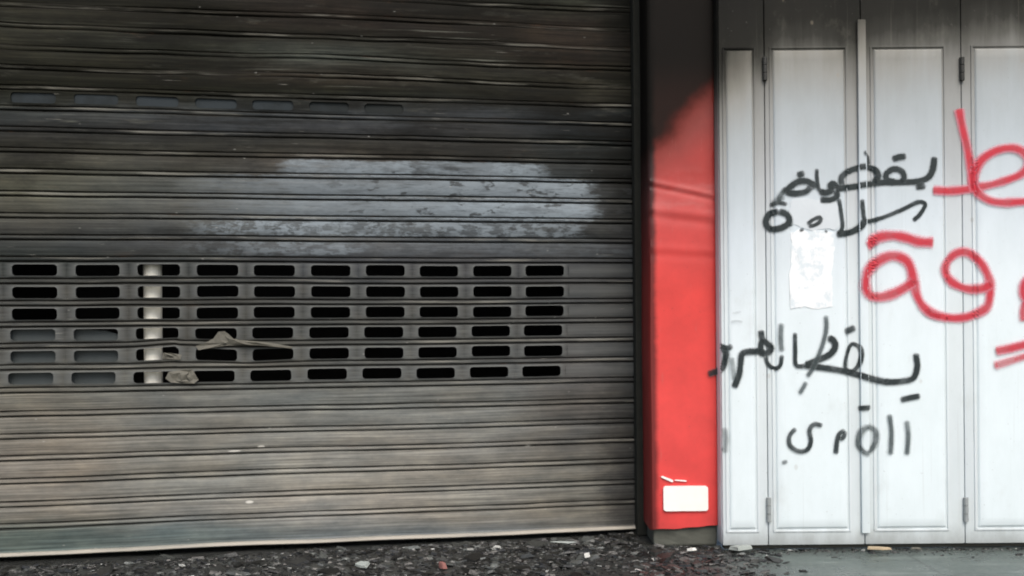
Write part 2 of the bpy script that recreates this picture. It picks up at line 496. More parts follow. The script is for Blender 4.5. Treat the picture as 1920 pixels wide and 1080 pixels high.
def ground_material():
    n = NT('wet ashy paving')
    x, y, z, P = n.pos()
    a = n.noise(P, 6.0, 6, 0.65)
    b = n.noise(P, 45.0, 5, 0.65)
    clean = n.mix(a, alb((66, 77, 74)), alb((114, 126, 120)))
    clean = n.mix(n.mul(n.maprange(b, 0.55, 0.75), 0.4), clean, alb((60, 66, 64)))
    st_ = n.noise(n.combine(n.mul(x, 3.0), n.mul(y, 22.0), 0.0), 1.0, 5, 0.65)
    clean = n.mix(n.mul(n.maprange(st_, 0.5, 0.7), 0.45), clean, alb((150, 160, 154)))
    clean = n.mix(n.mul(n.maprange(st_, 0.46, 0.32), 0.5), clean, alb((66, 74, 71)))
    jt = n.math('ABSOLUTE', n.math('SUBTRACT', n.math('FRACT', n.mul(n.add(x, 0.18), 1.6)), 0.5))
    clean = n.mix(n.mul(n.maprange(jt, 0.008, 0.003), 0.6), clean, alb((48, 52, 50)))
    near = n.maprange(n.add(y, n.mul(n.math('SUBTRACT', a, 0.5), 0.12)), YD - 0.10, YD - 0.01)
    clean = n.mix(n.mul(near, 0.55), clean, alb((58, 60, 57)))
    ash = n.mix(b, alb((26, 27, 26)), alb((74, 76, 73)))
    f = n.maprange(n.add(x, n.mul(n.math('SUBTRACT', a, 0.5), 0.6)), 0.62, 0.95)
    col = n.mix(f, ash, clean)
    return n.finish(col, n.maprange(a, 0.35, 0.65, 0.2, 0.55), 0.5, 0.0, n.add(a, b), 0.5, 0.006)


def rubble_material():
    n = NT('burnt rubble')
    x, y, z, P = n.pos()
    rnd = n.node('ShaderNodeNewGeometry').outputs['Random Per Island']
    col = n.ramp(rnd, [(0.0, alb((34, 34, 32))), (0.4, alb((52, 53, 51))), (0.70, alb((66, 68, 65))), (0.88, alb((86, 89, 86))), (0.96, alb((122, 126, 122))), (0.99, alb((200, 202, 196)))], 'CONSTANT')
    b = n.noise(P, 120.0, 4, 0.6)
    col = n.mix(1.0, col, n.ramp(b, [(0.3, (0.6,) * 3), (0.7, (1.2,) * 3)]), 'MULTIPLY')
    return n.finish(col, 0.32, 0.4, 0.0, b, 0.4, 0.003)


def spray(name, core, halo, hard, op=0.94, halo_op=0.34):
    n = NT(name)
    u, v = n.uv()
    x, y, z, P = n.pos()
    g = n.noise(P, 160.0, 3, 0.6)
    g2 = n.noise(P, 14.0, 3, 0.6)
    av = n.math('ABSOLUTE', v)
    av = n.add(av, n.mul(n.math('SUBTRACT', g, 0.5), 0.35))
    inner = n.maprange(av, hard + 0.22, hard - 0.12)
    outer = n.maprange(av, 1.0, hard, 0.0, halo_op)
    a = n.math('MAXIMUM', n.mul(inner, n.maprange(g2, 0.3, 0.6, op - 0.26, op)), outer)
    a = n.mul(a, n.maprange(n.math('ABSOLUTE', v), 1.0, 0.86))
    col = n.mix(inner, alb(halo), alb(core))
    n.finish(col, 0.55, 0.25)
    tr = n.node('ShaderNodeBsdfTransparent')
    # u carries how worn the stroke is
    mx = n.node('ShaderNodeMixShader', {0: n.mul(a, u), 1: tr.outputs[0], 2: n.bsdf.outputs[0]})
    n.t.links.new(mx.outputs[0], n.out.inputs[0])
    return n.mat


M_SHUT = shutter_material()
M_FRAME = door_material('white door frame paint', [(1030, (230, 240, 242)), (900, (232, 242, 245)), (700, (234, 244, 246)), (540, (230, 240, 243)), (400, (207, 214, 217)), (300, (178, 182, 183)), (200, (156, 158, 155)), (130, (124, 124, 119)), (98, (90, 90, 84)), (68, (54, 54, 49)), (35, (40, 40, 36)), (-80, (26, 26, 24))], 0.10)
M_PANEL = door_material('white door panel paint', [(1030, (234, 246, 249)), (900, (240, 252, 255)), (680, (240, 252, 255)), (540, (237, 248, 252)), (420, (222, 233, 239)), (300, (197, 207, 212)), (200, (178, 185, 187)), (130, (160, 161, 156)), (95, (140, 139, 131)), (60, (110, 108, 100)), (20, (60, 60, 54)), (-80, (28, 28, 25))], 0.06)
M_MOULD = door_material('greyed moulding paint', [(1030, (232, 241, 243)), (900, (238, 247, 250)), (700, (238, 248, 250)), (540, (234, 244, 247)), (400, (210, 218, 221)), (300, (176, 181, 182)), (200, (152, 154, 151)), (130, (120, 120, 115)), (98, (96, 96, 90)), (68, (60, 60, 55)), (35, (30, 30, 27)), (-80, (22, 22, 20))], 0.10)
M_RED = red_material()
M_RAIL = plain('soot and shadow black', (50, 51, 47), 0.8, 0.3, 25, spec=0.05)
M_HING_T = plain('sooty hinge', (52, 52, 48), 0.5, 0.3, 60)
M_HING_B = plain('grey hinge', (158, 164, 164), 0.45, 0.2, 60)
M_CONC = plain('dirty concrete', (92, 94, 86), 0.85, 0.4, 18, bstr=0.5)
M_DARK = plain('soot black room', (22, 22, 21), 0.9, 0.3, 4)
M_BOARD = plain('dull grey board', (84, 90, 90), 0.9, 0.25, 9, spec=0.05)
M_POLE = plain('cream pole paint', (246, 244, 230), 0.5, 0.08, 14, k=1.1)
M_PLATE = plain('bright white plaque', (255, 252, 246), 0.4, 0.07, 22, bstr=0.05, k=1.15)
def film_material():
    n = NT('blue grey film')
    u, v = n.uv()
    x, y, z, P = n.pos()
    g = n.noise(P, 6.0, 5, 0.65)
    f = n.add(n.maprange(u, sz(350, 200)[0], sz(900, 200)[0]), n.mul(n.math('SUBTRACT', g, 0.5), 0.7))
    c = n.mix(n.maprange(f, 0.0, 1.0), alb((58, 64, 67)), alb((46, 48, 46)))
    c = n.mix(n.maprange(g, 0.45, 0.62, 0.0, 0.6), c, alb((46, 50, 50)))
    return n.finish(c, 0.8, 0.05)


M_FILM = film_material()
M_SCRAP = plain('beige scrap', (108, 106, 96), 0.7, 0.35, 26)
def paper_material():
    n = NT('white torn paper')
    x, y, z, P = n.pos()
    g = n.noise(P, 16.0, 6, 0.7)
    h = n.noise(n.combine(n.mul(x, 30.0), 0.0, n.mul(z, 9.0)), 1.0, 5, 0.7)
    c = n.mix(n.maprange(g, 0.50, 0.60), alb((248, 252, 253), 1.2), alb((232, 242, 246)))
    c = n.mix(n.mul(n.maprange(h, 0.60, 0.68), 0.55), c, alb((176, 182, 184)))
    return n.finish(c, 0.75, 0.2, 0.0, h, 0.3, 0.003)


M_PAPER = paper_material()
M_GROUND = ground_material()
M_RUBBLE = rubble_material()
M_BLACK = spray('black spray paint', (46, 55, 56), (110, 120, 120), 0.56, 0.98)
M_GREY = spray('thin black spray paint', (78, 89, 90), (160, 169, 170), 0.44, 0.80)
M_REDSP = spray('red spray paint', (212, 60, 74), (243, 140, 156), 0.40, 0.92, 0.7)

# ------------------------------------------------------------------ setting
gm = bmesh.new()
bmesh.ops.create_grid(gm, x_segments=2, y_segments=2, size=40)
ground = tag(link('ground', bm_mesh('ground', gm), M_GROUND), kind='structure')

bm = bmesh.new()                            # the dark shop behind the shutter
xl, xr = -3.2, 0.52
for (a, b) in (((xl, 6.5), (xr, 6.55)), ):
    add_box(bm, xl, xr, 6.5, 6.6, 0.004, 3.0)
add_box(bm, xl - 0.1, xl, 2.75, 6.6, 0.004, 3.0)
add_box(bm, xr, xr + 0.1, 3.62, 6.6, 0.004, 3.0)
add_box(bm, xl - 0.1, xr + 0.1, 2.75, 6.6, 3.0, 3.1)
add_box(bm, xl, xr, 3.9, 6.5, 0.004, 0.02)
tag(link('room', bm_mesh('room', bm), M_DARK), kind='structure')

# ------------------------------------------------------------------ roller shutter
shutter = empty('roller_shutter', PL + SDIR * SLEN / 2 + Vector((0, 0, -GAP)), 'grey slatted roller shutter, sooty at the top, with rows of small slots, closed', 'shutter')


def curtain():
    V, Fc, UVs = [], [], []

    ribs, bars, gaps, isb = [], [], [], [0.0]

    def vert(s, z, d):
        V.append(SP(s, z, d))
        UVs.append((s, z))
        bars.append(isb[0])
        gaps.append(1.0 if flag[0] and d < -0.0008 else 0.0)
        ribs.append(1.0 if flag[0] and d > 0.003 else 0.0)
        return len(V) - 1

    flag = [False]

    def lerp(a, b, t): return a + (b - a) * t
    NS = 190
    ss = [S_MIN + (S_MAX - S_MIN) * i / NS for i in range(NS + 1)]
    prof = [(-0.14, -0.0045), (-0.105, -0.0065), (-0.085, -0.001), (-0.05, 0.0035), (0.0, 0.0045), (0.05, 0.0035), (0.085, -0.001), (0.105, -0.0065), (0.14, -0.0045)]
    band = [(0.165, 0.0), (0.28, 0.0022), (0.5, 0.0035), (0.72, 0.0022), (0.835, 0.0)]

    def strip(rowsz):                       # rowsz: list of (z, d)
        prev = None
        for (z, d) in rowsz:
            cur = [vert(s, z, d) for s in ss]
            if prev:
                for i in range(NS):
                    Fc.append((prev[i], prev[i + 1], cur[i + 1], cur[i]))
            prev = cur
        return prev

    for k in range(len(JZ)):
        z = JZ[k]
        pu = JZ[k + 1] - z if k + 1 < len(JZ) else z - JZ[k - 1]
        pd = z - JZ[k - 1] if k else pu
        pts = [(z + (pd if t < 0 else pu) * t, d) for t, d in prof]
        pts = [(z - pd * 0.165, 0.0)] + pts + [(z + pu * 0.165, 0.0)]
        flag[0] = True
        strip(pts)
        flag[0] = False
        if k + 1 >= len(JZ):
            continue
        if k not in SLOT_K:
            strip([(z + pu * t, d) for t, d in band])
    # slats with slots
    s_cols = [(sz(a, 510)[0], sz(b, 510)[0]) for a, b in COLS]
    pit = s_cols[1][0] - s_cols[0][0]
    wid = s_cols[0][1] - s_cols[0][0]
    extra = [(s_cols[0][0] - pit * j, s_cols[0][0] - pit * j + wid) for j in range(7, 0, -1)]
    s_cols = extra + s_cols
    for r, k in enumerate(SLOT_K):
        zb, zt = JZ[k] + (JZ[k + 1] - JZ[k]) * 0.165, JZ[k] + (JZ[k + 1] - JZ[k]) * 0.835
        zm = (zb + zt) / 2
        h = 0.0205 if k < 12 else 0.0185
        ofs = ROW_OFS[r] * PXM
        s_row = s_cols if k < 12 else s_cols[:-3]
        edges = [S_MIN]
        for i in range(len(s_row) - 1):
            edges.append((s_row[i][1] + s_row[i + 1][0]) / 2 + ofs)
        edges.append(s_row[-1][1] + 0.02 + ofs)
        for i, (a, b) in enumerate(s_row):
            a, b = a + ofs, b + ofs
            e0, e1 = edges[i], edges[i + 1]
            rad = 0.0125
            jig = random.uniform(-0.0015, 0.0015)
            loop = []
            nseg = 5
            za, zc = zm - h + jig, zm + h + jig
            # bottom left corner round to the top left, anticlockwise
            for (cx_, cz_, a0) in ((b - rad, za + rad, -90), (b - rad, zc - rad, 0), (a + rad, zc - rad, 90), (a + rad, za + rad, 180)):
                for q in range(nseg):
                    an = R(a0 + 90 * q / (nseg - 1))
                    loop.append((cx_ + rad * math.cos(an), cz_ + rad * math.sin(an)))
            isb[0] = 1.0 if k < 12 else 0.0
            inner = [vert(x_, z_, 0.0030) for x_, z_ in loop]
            isb[0] = 0.0
            back = [vert(x_, z_, -0.004) for x_, z_ in loop]
            nL = len(inner)
            for q in range(nL):
                Fc.append((inner[q], back[q], back[(q + 1) % nL], inner[(q + 1) % nL]))
            # outer ring: project each inner corner block to the cell rectangle
            outer = []
            for q, (x_, z_) in enumerate(loop):
                c = q // nseg
                f = (q % nseg) / (nseg - 1)
                if c == 0:
                    p = (lerp(b - rad, e1, min(1, f * 2)), lerp(zb, za + rad, max(0, f * 2 - 1)))
                elif c == 1:
                    p = (lerp(e1, b - rad, max(0, f * 2 - 1)), lerp(zc - rad, zt, min(1, f * 2)))
                elif c == 2:
                    p = (lerp(a + rad, e0, min(1, f * 2)), lerp(zt, zc - rad, max(0, f * 2 - 1)))
                else:
                    p = (lerp(e0, a + rad, max(0, f * 2 - 1)), lerp(za + rad, zb, min(1, f * 2)))
                outer.append(vert(p[0], p[1], 0.0))
            for q in range(nL):
                Fc.append((outer[q], inner[q], inner[(q + 1) % nL], outer[(q + 1) % nL]))
        # blank end of the slat
        isb[0] = 0.0
        e = edges[-1]
        prev = None
        nn = 10 if k < 12 else 30
        for t, d in ((0.165, 0.0), (0.5, 0.003), (0.835, 0.0)):
            zz = JZ[k] + (JZ[k + 1] - JZ[k]) * t
            isb[0] = 0.6 if t == 0.5 and k < 12 else 0.0
            cur = [vert(e + (S_MAX - e) * i / nn, zz, d) for i in range(nn + 1)]
            isb[0] = 0.0
            if prev:
                for i in range(nn):
                    Fc.append((prev[i], prev[i + 1], cur[i + 1], cur[i]))
            prev = cur
    me = mesh_of('curtain', V, Fc, UVs, 40)
    at = me.attributes.new('rib', 'FLOAT', 'POINT')
    at.data.foreach_set('value', ribs)
    at = me.attributes.new('gap', 'FLOAT', 'POINT')
    at.data.foreach_set('value', gaps)
    at = me.attributes.new('bar', 'FLOAT', 'POINT')
    at.data.foreach_set('value', bars)
    return me


link('curtain', curtain(), M_SHUT, shutter)


def bottom_bar():
    V, Fc, UVs = [], [], []
    zt = JZ[0] - 0.0135
    zl = GAP
    prof = [(zt, -0.001), (zt - 0.004, 0.003), (zt - 0.02, 0.004), (zl + 0.020, 0.003), (zl + 0.016, 0.006), (zl + 0.013, 0.020), (zl + 0.004, 0.022), (zl, 0.018), (zl, -0.012), (zt, -0.012)]
    NS = 120
    prev = None
    for z, d in prof:
        cur = []
        for i in range(NS + 1):
            s = S_MIN + (S_MAX - S_MIN) * i / NS
            w = 0.003 * mn.noise(Vector((s * 2.5, 0.3, 2.2)))
            V.append(SP(s, z + w, d))
            UVs.append((s, z))
            cur.append(len(V) - 1)
        if prev:
            for i in range(NS):
                Fc.append((cur[i], cur[i + 1], prev[i + 1], prev[i]))
        prev = cur
    me = mesh_of('bottom_bar', V, Fc, UVs, 35)
    at = me.attributes.new('lip', 'FLOAT', 'POINT')
    at.data.foreach_set('value', [1.0 if 5 <= (i // (NS + 1)) <= 6 else 0.0 for i in range(len(V))])
    return me


link('bottom_bar', bottom_bar(), M_SHUT, shutter)
V, Fc, UVs = [], [], []
for i in range(81):
    s_ = S_MIN + 0.02 + (sz(800, 200)[0] - S_MIN) * i / 80
    for j in range(5):
        z_ = JZ[19] + 0.008 + (JZ[20] - JZ[19] - 0.016) * j / 4
        V.append(SP(s_, z_, -0.0075))
        UVs.append((s_, z_))
    if i:
        for j in range(4):
            Fc.append((5 * (i - 1) + j, 5 * i + j, 5 * i + j + 1, 5 * (i - 1) + j + 1))
link('backing_strip', mesh_of('backing_strip', V, Fc, UVs), M_FILM, shutter)
# guide rail: a channel at the right end of the curtain
bm = bmesh.new()
add_box(bm, -0.008, 0.055, -0.035, -0.014, 0.0, 2.6, 0.003)
add_box(bm, -0.008, 0.055, 0.016, 0.052, 0.0, 2.6, 0.003)
add_box(bm, 0.045, 0.062, -0.014, 0.016, 0.0, 2.6)
rot = Matrix(((SDIR.x, -SNOR.x * -1, 0), (SDIR.y, -SNOR.y * -1, 0), (0, 0, 1)))
for v in bm.verts:
    p = PL + SDIR * (SLEN + v.co.x) + SNOR * v.co.y
    v.co = Vector((p.x, p.y, v.co.z + 0.004))
link('guide_rail', bm_mesh('guide_rail', bm), M_RAIL, shutter)

# things seen through the slots
px = on_plane(287, 610, PL - SNOR * 0.062, SNOR)
pole = empty('pole', (px.x, px.y, 0), 'upright cream pole standing close behind the shutter, seen through the slots', 'pole')
bm = bmesh.new()
add_cyl(bm, px.x, px.y, 0.035, 2.4, 0.0325, 28)
link('shaft', bm_mesh('shaft', bm, 40), M_POLE, pole)
bm = bmesh.new()
add_cyl(bm, px.x, px.y + 0.02, 0.02, 0.035, 0.05, 20)
link('foot', bm_mesh('foot', bm, 40), M_RAIL, pole)

bm = bmesh.new()
b0, b1 = sz(-150, 640)[0], sz(226, 640)[0]
bt, bb = sz(60, 611)[1], 0.03
vs = []
for off in (0.03, 0.045):
    for (s_, z_) in ((b0, bb), (b1, bb), (b1 - 0.006, bt - 0.035), (b1 - 0.06, bt - 0.02), (b0 + 0.2, bt + 0.01), (b0, bt)):
        p = PL + SDIR * s_ - SNOR * (off - 0.008 * (z_ - bb))
        vs.append(bm.verts.new((p.x, p.y, z_)))
bm.faces.new(vs[:6])
bm.faces.new(vs[6:][::-1])
for i in range(6):
    bm.faces.new((vs[i], vs[(i + 1) % 6], vs[6 + (i + 1) % 6], vs[6 + i]))
bd = link('board', bm_mesh('board', bm), M_BOARD)
tag(bd, 'dull grey board leaning behind the lower left slots of the shutter', 'board')


def scrap(name, pts, d0, label, cat, mat, thick=0.002, crum=0.007, seed=0):
    """a crumpled scrap, outline in px on the shutter, standing d0 proud"""
    rnd = random.Random(seed)
    bm = bmesh.new()
    ol = []
    for (a, b) in pts:
        s_, z_ = sz(a, b)
        ol.append((s_, z_))
    cs = sum(p[0] for p in ol) / len(ol)
    cz = sum(p[1] for p in ol) / len(ol)
    rings = []
    for f in (1.0, 0.66, 0.33):
        ring = []
        for i, (s_, z_) in enumerate(ol):
            s2, z2 = cs + (s_ - cs) * f, cz + (z_ - cz) * f
            d = d0 + rnd.uniform(-1, 1) * crum * (0.6 if f == 1 else 1) + (1 - f) * crum * 0.8
            p = PL + SDIR * s2 + SNOR * (d + dent(s2, z2))
            ring.append(bm.verts.new((p.x, p.y, z2)))
        rings.append(ring)
    n_ = len(ol)
    for a, b in zip(rings, rings[1:]):
        for i in range(n_):
            bm.faces.new((a[i], a[(i + 1) % n_], b[(i + 1) % n_], b[i]))
    bm.faces.new(rings[-1])
    bmesh.ops.triangulate(bm, faces=bm.faces)
    r = bmesh.ops.solidify(bm, geom=bm.faces[:], thickness=thick)
    return tag(link(name, bm_mesh(name, bm), mat), label, cat)


scrap('scrap', [(366, 649), (384, 643), (400, 635), (410, 622), (420, 622), (428, 635), (460, 639), (500, 642), (548, 650), (547, 654), (500, 649), (458, 647), (430, 647), (400, 652), (372, 656)], 0.006,
      'long thin beige scrap trailing from the fourth row of slots, right of the pole', 'scrap', M_SCRAP, seed=3)
scrap('scrap', [(318, 697), (338, 694), (362, 693), (368, 702), (374, 712), (366, 719), (340, 718), (322, 717), (312, 709)], 0.008,
      'flat beige scrap filling a slot of the bottom row, right of the pole', 'scrap', M_SCRAP, seed=5)
scrap('scrap', [(306, 661), (322, 662), (340, 666), (338, 674), (318, 675), (304, 673)], 0.003,
      'small dark beige flap in the fifth row slot beside the pole', 'scrap', M_SCRAP, crum=0.005, seed=8)

# ------------------------------------------------------------------ red pillar
pc = on_y(1280, 1014, YP)
pillar = empty('pillar', (pc.x, YP, 0), 'red clad pillar between roller shutter and white doors, top burnt black', 'pillar')
x0, x1 = on_y(1217, 700, YP).x, on_y(1347, 700, YP).x


def cladding():
    NX, NZ = 28, 520
    zt = 2.6
    V, Fc = [], []

    def row(ix, iz):
        fx = ix / NX
        x = x0 + (x1 - x0) * fx
        zb = on_y(1217, 994, YP).z + (on_y(1345, 985, YP).z - on_y(1217, 994, YP).z) * fx + 0.004 * mn.noise(Vector((fx * 4, 0, 0)))
        z = zb + (zt - zb) * iz / NZ
        d = 0.004 * mn.noise(Vector((x * 5, z * 3, 0.4)))
        # creases in the sheet
        for (ya, yb, w, dep) in ((343, 372, 0.013, 0.0042), (398, 414, 0.022, 0.0035), (470, 478, 0.02, 0.002)):
            zc = on_y(1280, ya + (yb - ya) * fx, YP).z
            q = (z - zc) / w
            d += dep * q * math.exp(-q * q) * 1.6
        e = min(fx, 1 - fx) * (x1 - x0)
        rd = 0.012
        back = 0.0
        if e < rd:
            back = rd - math.sqrt(max(0, rd * rd - (rd - e) ** 2))
        return Vector((x + 0.003 * mn.noise(Vector((0.2, z * 2, 7))), YP - d + back, z))
    for iz in range(NZ + 1):
        base = len(V)
        p = row(0, iz)
        V.append(Vector((p.x + 0.002, YP + 0.26, p.z)))
        for ix in range(NX + 1):
            V.append(row(ix, iz))
        p = row(NX, iz)
        V.append(Vector((p.x - 0.001, YP + 0.26, p.z)))
        w = NX + 3
        if iz:
            for i in range(w - 1):
                Fc.append((base - w + i, base - w + i + 1, base + i + 1, base + i))
    w = NX + 3
    Fc.append(tuple(range(w - 1, -1, -1)))
    return mesh_of('cladding', V, Fc, None, 50)


link('cladding', cladding(), M_RED, pillar)
bm = bmesh.new()
add_box(bm, x0 + 0.014, x1 - 0.006, YP + 0.016, YP + 0.26, 0.0, on_y(1345, 985, YP).z + 0.02, 0.008)
bmesh.ops.subdivide_edges(bm, edges=bm.edges[:], cuts=4, use_grid_fill=True)
for v in bm.verts:
    v.co += Vector((0, -1, 0)) * 0.006 * mn.noise(v.co * 22)
link('base', bm_mesh('base', bm), M_CONC, pillar)


def pill(bm, pa, pb, yb, yf, rad):
    """rounded upright plate between two px corners"""
    a, b = on_y(*pa, yf), on_y(*pb, yf)
    xa, xb, za, zb = a.x, b.x, b.z, a.z
    loop = []
    for (cx_, cz_, a0) in ((xb - rad, za + rad, -90), (xb - rad, zb - rad, 0), (xa + rad, zb - rad, 90), (xa + rad, za + rad, 180)):
        for q in range(6):
            an = R(a0 + 18 * q)
            loop.append((cx_ + rad * math.cos(an), cz_ + rad * math.sin(an)))
    f = [bm.verts.new((x, yf, z)) for x, z in loop]
    k = [bm.verts.new((x, yb, z)) for x, z in loop]
    bm.faces.new(f)
    bm.faces.new(k[::-1])
    n_ = len(loop)
    for i in range(n_):
        bm.faces.new((f[i], k[i], k[(i + 1) % n_], f[(i + 1) % n_]))


bm = bmesh.new()
pill(bm, (1244, 912), (1328, 958), YP + 0.004, YP - 0.009, 0.010)
tag(link('plaque', bm_mesh('plaque', bm), M_PLATE, pillar), 'small blank white plaque low on the red pillar')
bm = bmesh.new()
for (pa, pb, w) in (((1242, 895), (1261, 902), 5), ((1268, 901), (1286, 902), 2.4)):
    a, b = on_y(*pa, YP - 0.006), on_y(*pb, YP - 0.006)
    d = (b - a).normalized()
    nn = Vector((-d.z, 0, d.x)) * w * PXM / 2
    r = [a - nn * 0.5, b - nn, b + d * 0.004, b + nn * 0.8, a + nn * 0.9, a - d * 0.006]
    top = [bm.verts.new(p) for p in r]
    bot = [bm.verts.new(p + Vector((0, 0.008, 0))) for p in r]
    bm.faces.new(top)
    for i in range(6):
        bm.faces.new((top[i], bot[i], bot[(i + 1) % 6], top[(i + 1) % 6]))
tag(link('paint_chip', bm_mesh('paint_chip', bm), M_PLATE, pillar), 'pale chips above the white plaque')

# ------------------------------------------------------------------ white folding doors
dc = on_y(1640, 1024, YD)
door = empty('folding_door', (dc.x, YD, 0), 'white metal folding doors with raised panels, covered in Arabic graffiti', 'door')
DX = lambda p: on_y(p, 560, YD).x
Z_TOP = on_y(1600, -90, YD).z
Z_PT, Z_PB = on_y(1600, 93, YD).z, on_y(1600, 990, YD).z
LEAVES = [(1351, 1437, 1364, 1414), (1437, 1618, 1452, 1586), (1618, 1806, 1641, 1770), (1806, 1990, 1830, 1962), (1990, 2174, 2014, 2150), (2174, 2358, 2196, 2334)]
RIB = 1618
PROUD = 0.007


def door_depth(x, z):
    """how far the door's face stands proud of its frame at (x, z)"""
    d = 0.0
    for (a, b, p, q) in LEAVES:
        xa, xb = DX(p), DX(q)
        if xa - 0.004 <= x <= xb + 0.004 and Z_PB - 0.004 <= z <= Z_PT + 0.004:
            e = min(x - xa, xb - x, z - Z_PB, Z_PT - z)
            d = max(d, PROUD * max(0.0, min(1.0, (e + 0.004) / 0.008)))
        o, i_ = 0.012, 0.005
        inn = xa - i_ < x < xb + i_ and Z_PB - i_ < z < Z_PT + i_
        if xa - o <= x <= xb + o and Z_PB - o <= z <= Z_PT + o and not inn:
            d = max(d, 0.0042)
    xr_ = DX(RIB)
    if abs(x - xr_) < 0.017:
        d = max(d, 0.014 * max(0, min(1, (0.017 - abs(x - xr_)) / 0.006)))
    return d


for i, (a, b, p, q) in enumerate(LEAVES):
    bm = bmesh.new()
    add_box(bm, DX(a) + 0.0012, DX(b) - 0.0012, YD, YD + 0.034, 0.018, Z_TOP, 0.004)
    leaf = link('door_leaf', bm_mesh('door_leaf', bm, 40), M_FRAME, door)
    bm = bmesh.new()
    xa, xb = DX(p), DX(q)
    NXp, NZp = 10, 60
    V, Fc = [], []
    # panel: a pressed sheet with a rolled edge and slight oil-canning
    us = [0, 0.004, 0.008] + [0.008 + (xb - xa - 0.016) * t / NXp for t in range(1, NXp)] + [xb - xa - 0.008, xb - xa - 0.004, xb - xa]
    ws = [0, 0.004, 0.008] + [0.008 + (Z_PT - Z_PB - 0.016) * t / NZp for t in range(1, NZp)] + [Z_PT - Z_PB - 0.008, Z_PT - Z_PB - 0.004, Z_PT - Z_PB]
    for w in ws:
        for u in us:
            e = min(u, xb - xa - u, w, Z_PT - Z_PB - w)
            d = PROUD * (0 if e <= 0 else (0.75 if e < 0.006 else 1.0))
            if e > 0.02:
                d += 0.0016 * mn.noise(Vector(((xa + u) * 6, w * 2.2, i * 3.0)))
            V.append((xa + u, YD + 0.001 - d if e > 0 else YD + 0.002, Z_PB + w))
    nu = len(us)
    for r in range(len(ws) - 1):
        for c in range(nu - 1):
            Fc.append((r * nu + c, r * nu + c + 1, (r + 1) * nu + c + 1, (r + 1) * nu + c))
    link('panel', mesh_of('panel', V, Fc, None, 35), M_PANEL, leaf)
    bm = bmesh.new()
    o, i_ = 0.012, 0.005
    for (a0, a1, c0, c1) in ((xa - o, xa - i_, Z_PB - o, Z_PT + o), (xb + i_, xb + o, Z_PB - o, Z_PT + o), (xa - i_ + 0.0002, xb + i_ - 0.0002, Z_PB - o, Z_PB - i_), (xa - i_ + 0.0002, xb + i_ - 0.0002, Z_PT + i_, Z_PT + o)):
        add_box(bm, a0, a1, YD - 0.0038, YD + 0.003, c0, c1, 0.0016)
    link('moulding', bm_mesh('moulding', bm, 40), M_MOULD, leaf)
    # hinges on every other joint
    if i in (0, 2, 4):
        for (ya, yb, mt, lab) in ((108, 152, M_HING_T, 'sooty black hinge'), (932, 978, M_HING_B, 'weathered grey hinge')):
            bm = bmesh.new()
            za, zb = on_y(b, yb, YD).z, on_y(b, ya, YD).z
            t = (zb - za) / 3
            for j in range(3):
                add_cyl(bm, DX(b), YD - 0.006, za + t * j + 0.001, za + t * (j + 1) - 0.001, 0.0085, 14)
            tag(link('hinge', bm_mesh('hinge', bm, 40), mt, leaf), lab)
# cover strip over the meeting edge
bm = bmesh.new()
add_box(bm, DX(RIB) - 0.015, DX(RIB) + 0.015, YD - 0.013, YD - 0.0005, 0.06, on_y(1618, 38, YD).z, 0.005)
link('cover_strip', bm_mesh('cover_strip', bm, 40), M_PANEL, door)
# jamb, sill
bm = bmesh.new()
add_box(bm, on_y(1350, 560, YD).x, DX(1357) - 0.001, YD + 0.012, YD + 0.24, 0.02, Z_TOP, 0.004)
link('jamb', bm_mesh('jamb', bm, 40), M_FRAME, door)
bm = bmesh.new()
add_box(bm, DX(1353) + 0.002, DX(2358), YD + 0.006, YD + 0.04, 0.004, 0.029, 0.003)
link('threshold', bm_mesh('threshold', bm, 40), M_RAIL, door)  # near-black colour stands in for the shadow line under the doors
# dark back so that the joints stay dark
bm = bmesh.new()
add_box(bm, DX(1356), DX(2358), YD + 0.036, YD + 0.046, 0.016, Z_TOP)
link('backing', bm_mesh('backing', bm), M_RAIL, door)


# ------------------------------------------------------------------ graffiti
def smooth_line(pts, step):
    P = [Vector((p[0], p[1])) for p in pts]
    if len(P) == 2:
        P = [P[0], (P[0] + P[1]) / 2, P[1]]
    ext = [P[0] * 2 - P[1]] + P + [P[-1] * 2 - P[-2]]
    out = []
    for i in range(1, len(ext) - 2):
        a, b, c, d = ext[i - 1], ext[i], ext[i + 1], ext[i + 2]
        n_ = max(2, int((c - b).length / step))
        for k in range(n_):
            t = k / n_
            out.append(0.5 * ((2 * b) + (c - a) * t + (2 * a - 5 * b + 4 * c - d) * t * t + (3 * b - a - 3 * c + d) * t ** 3))
    out.append(P[-1])
    return out


LAYER = [0.0016]


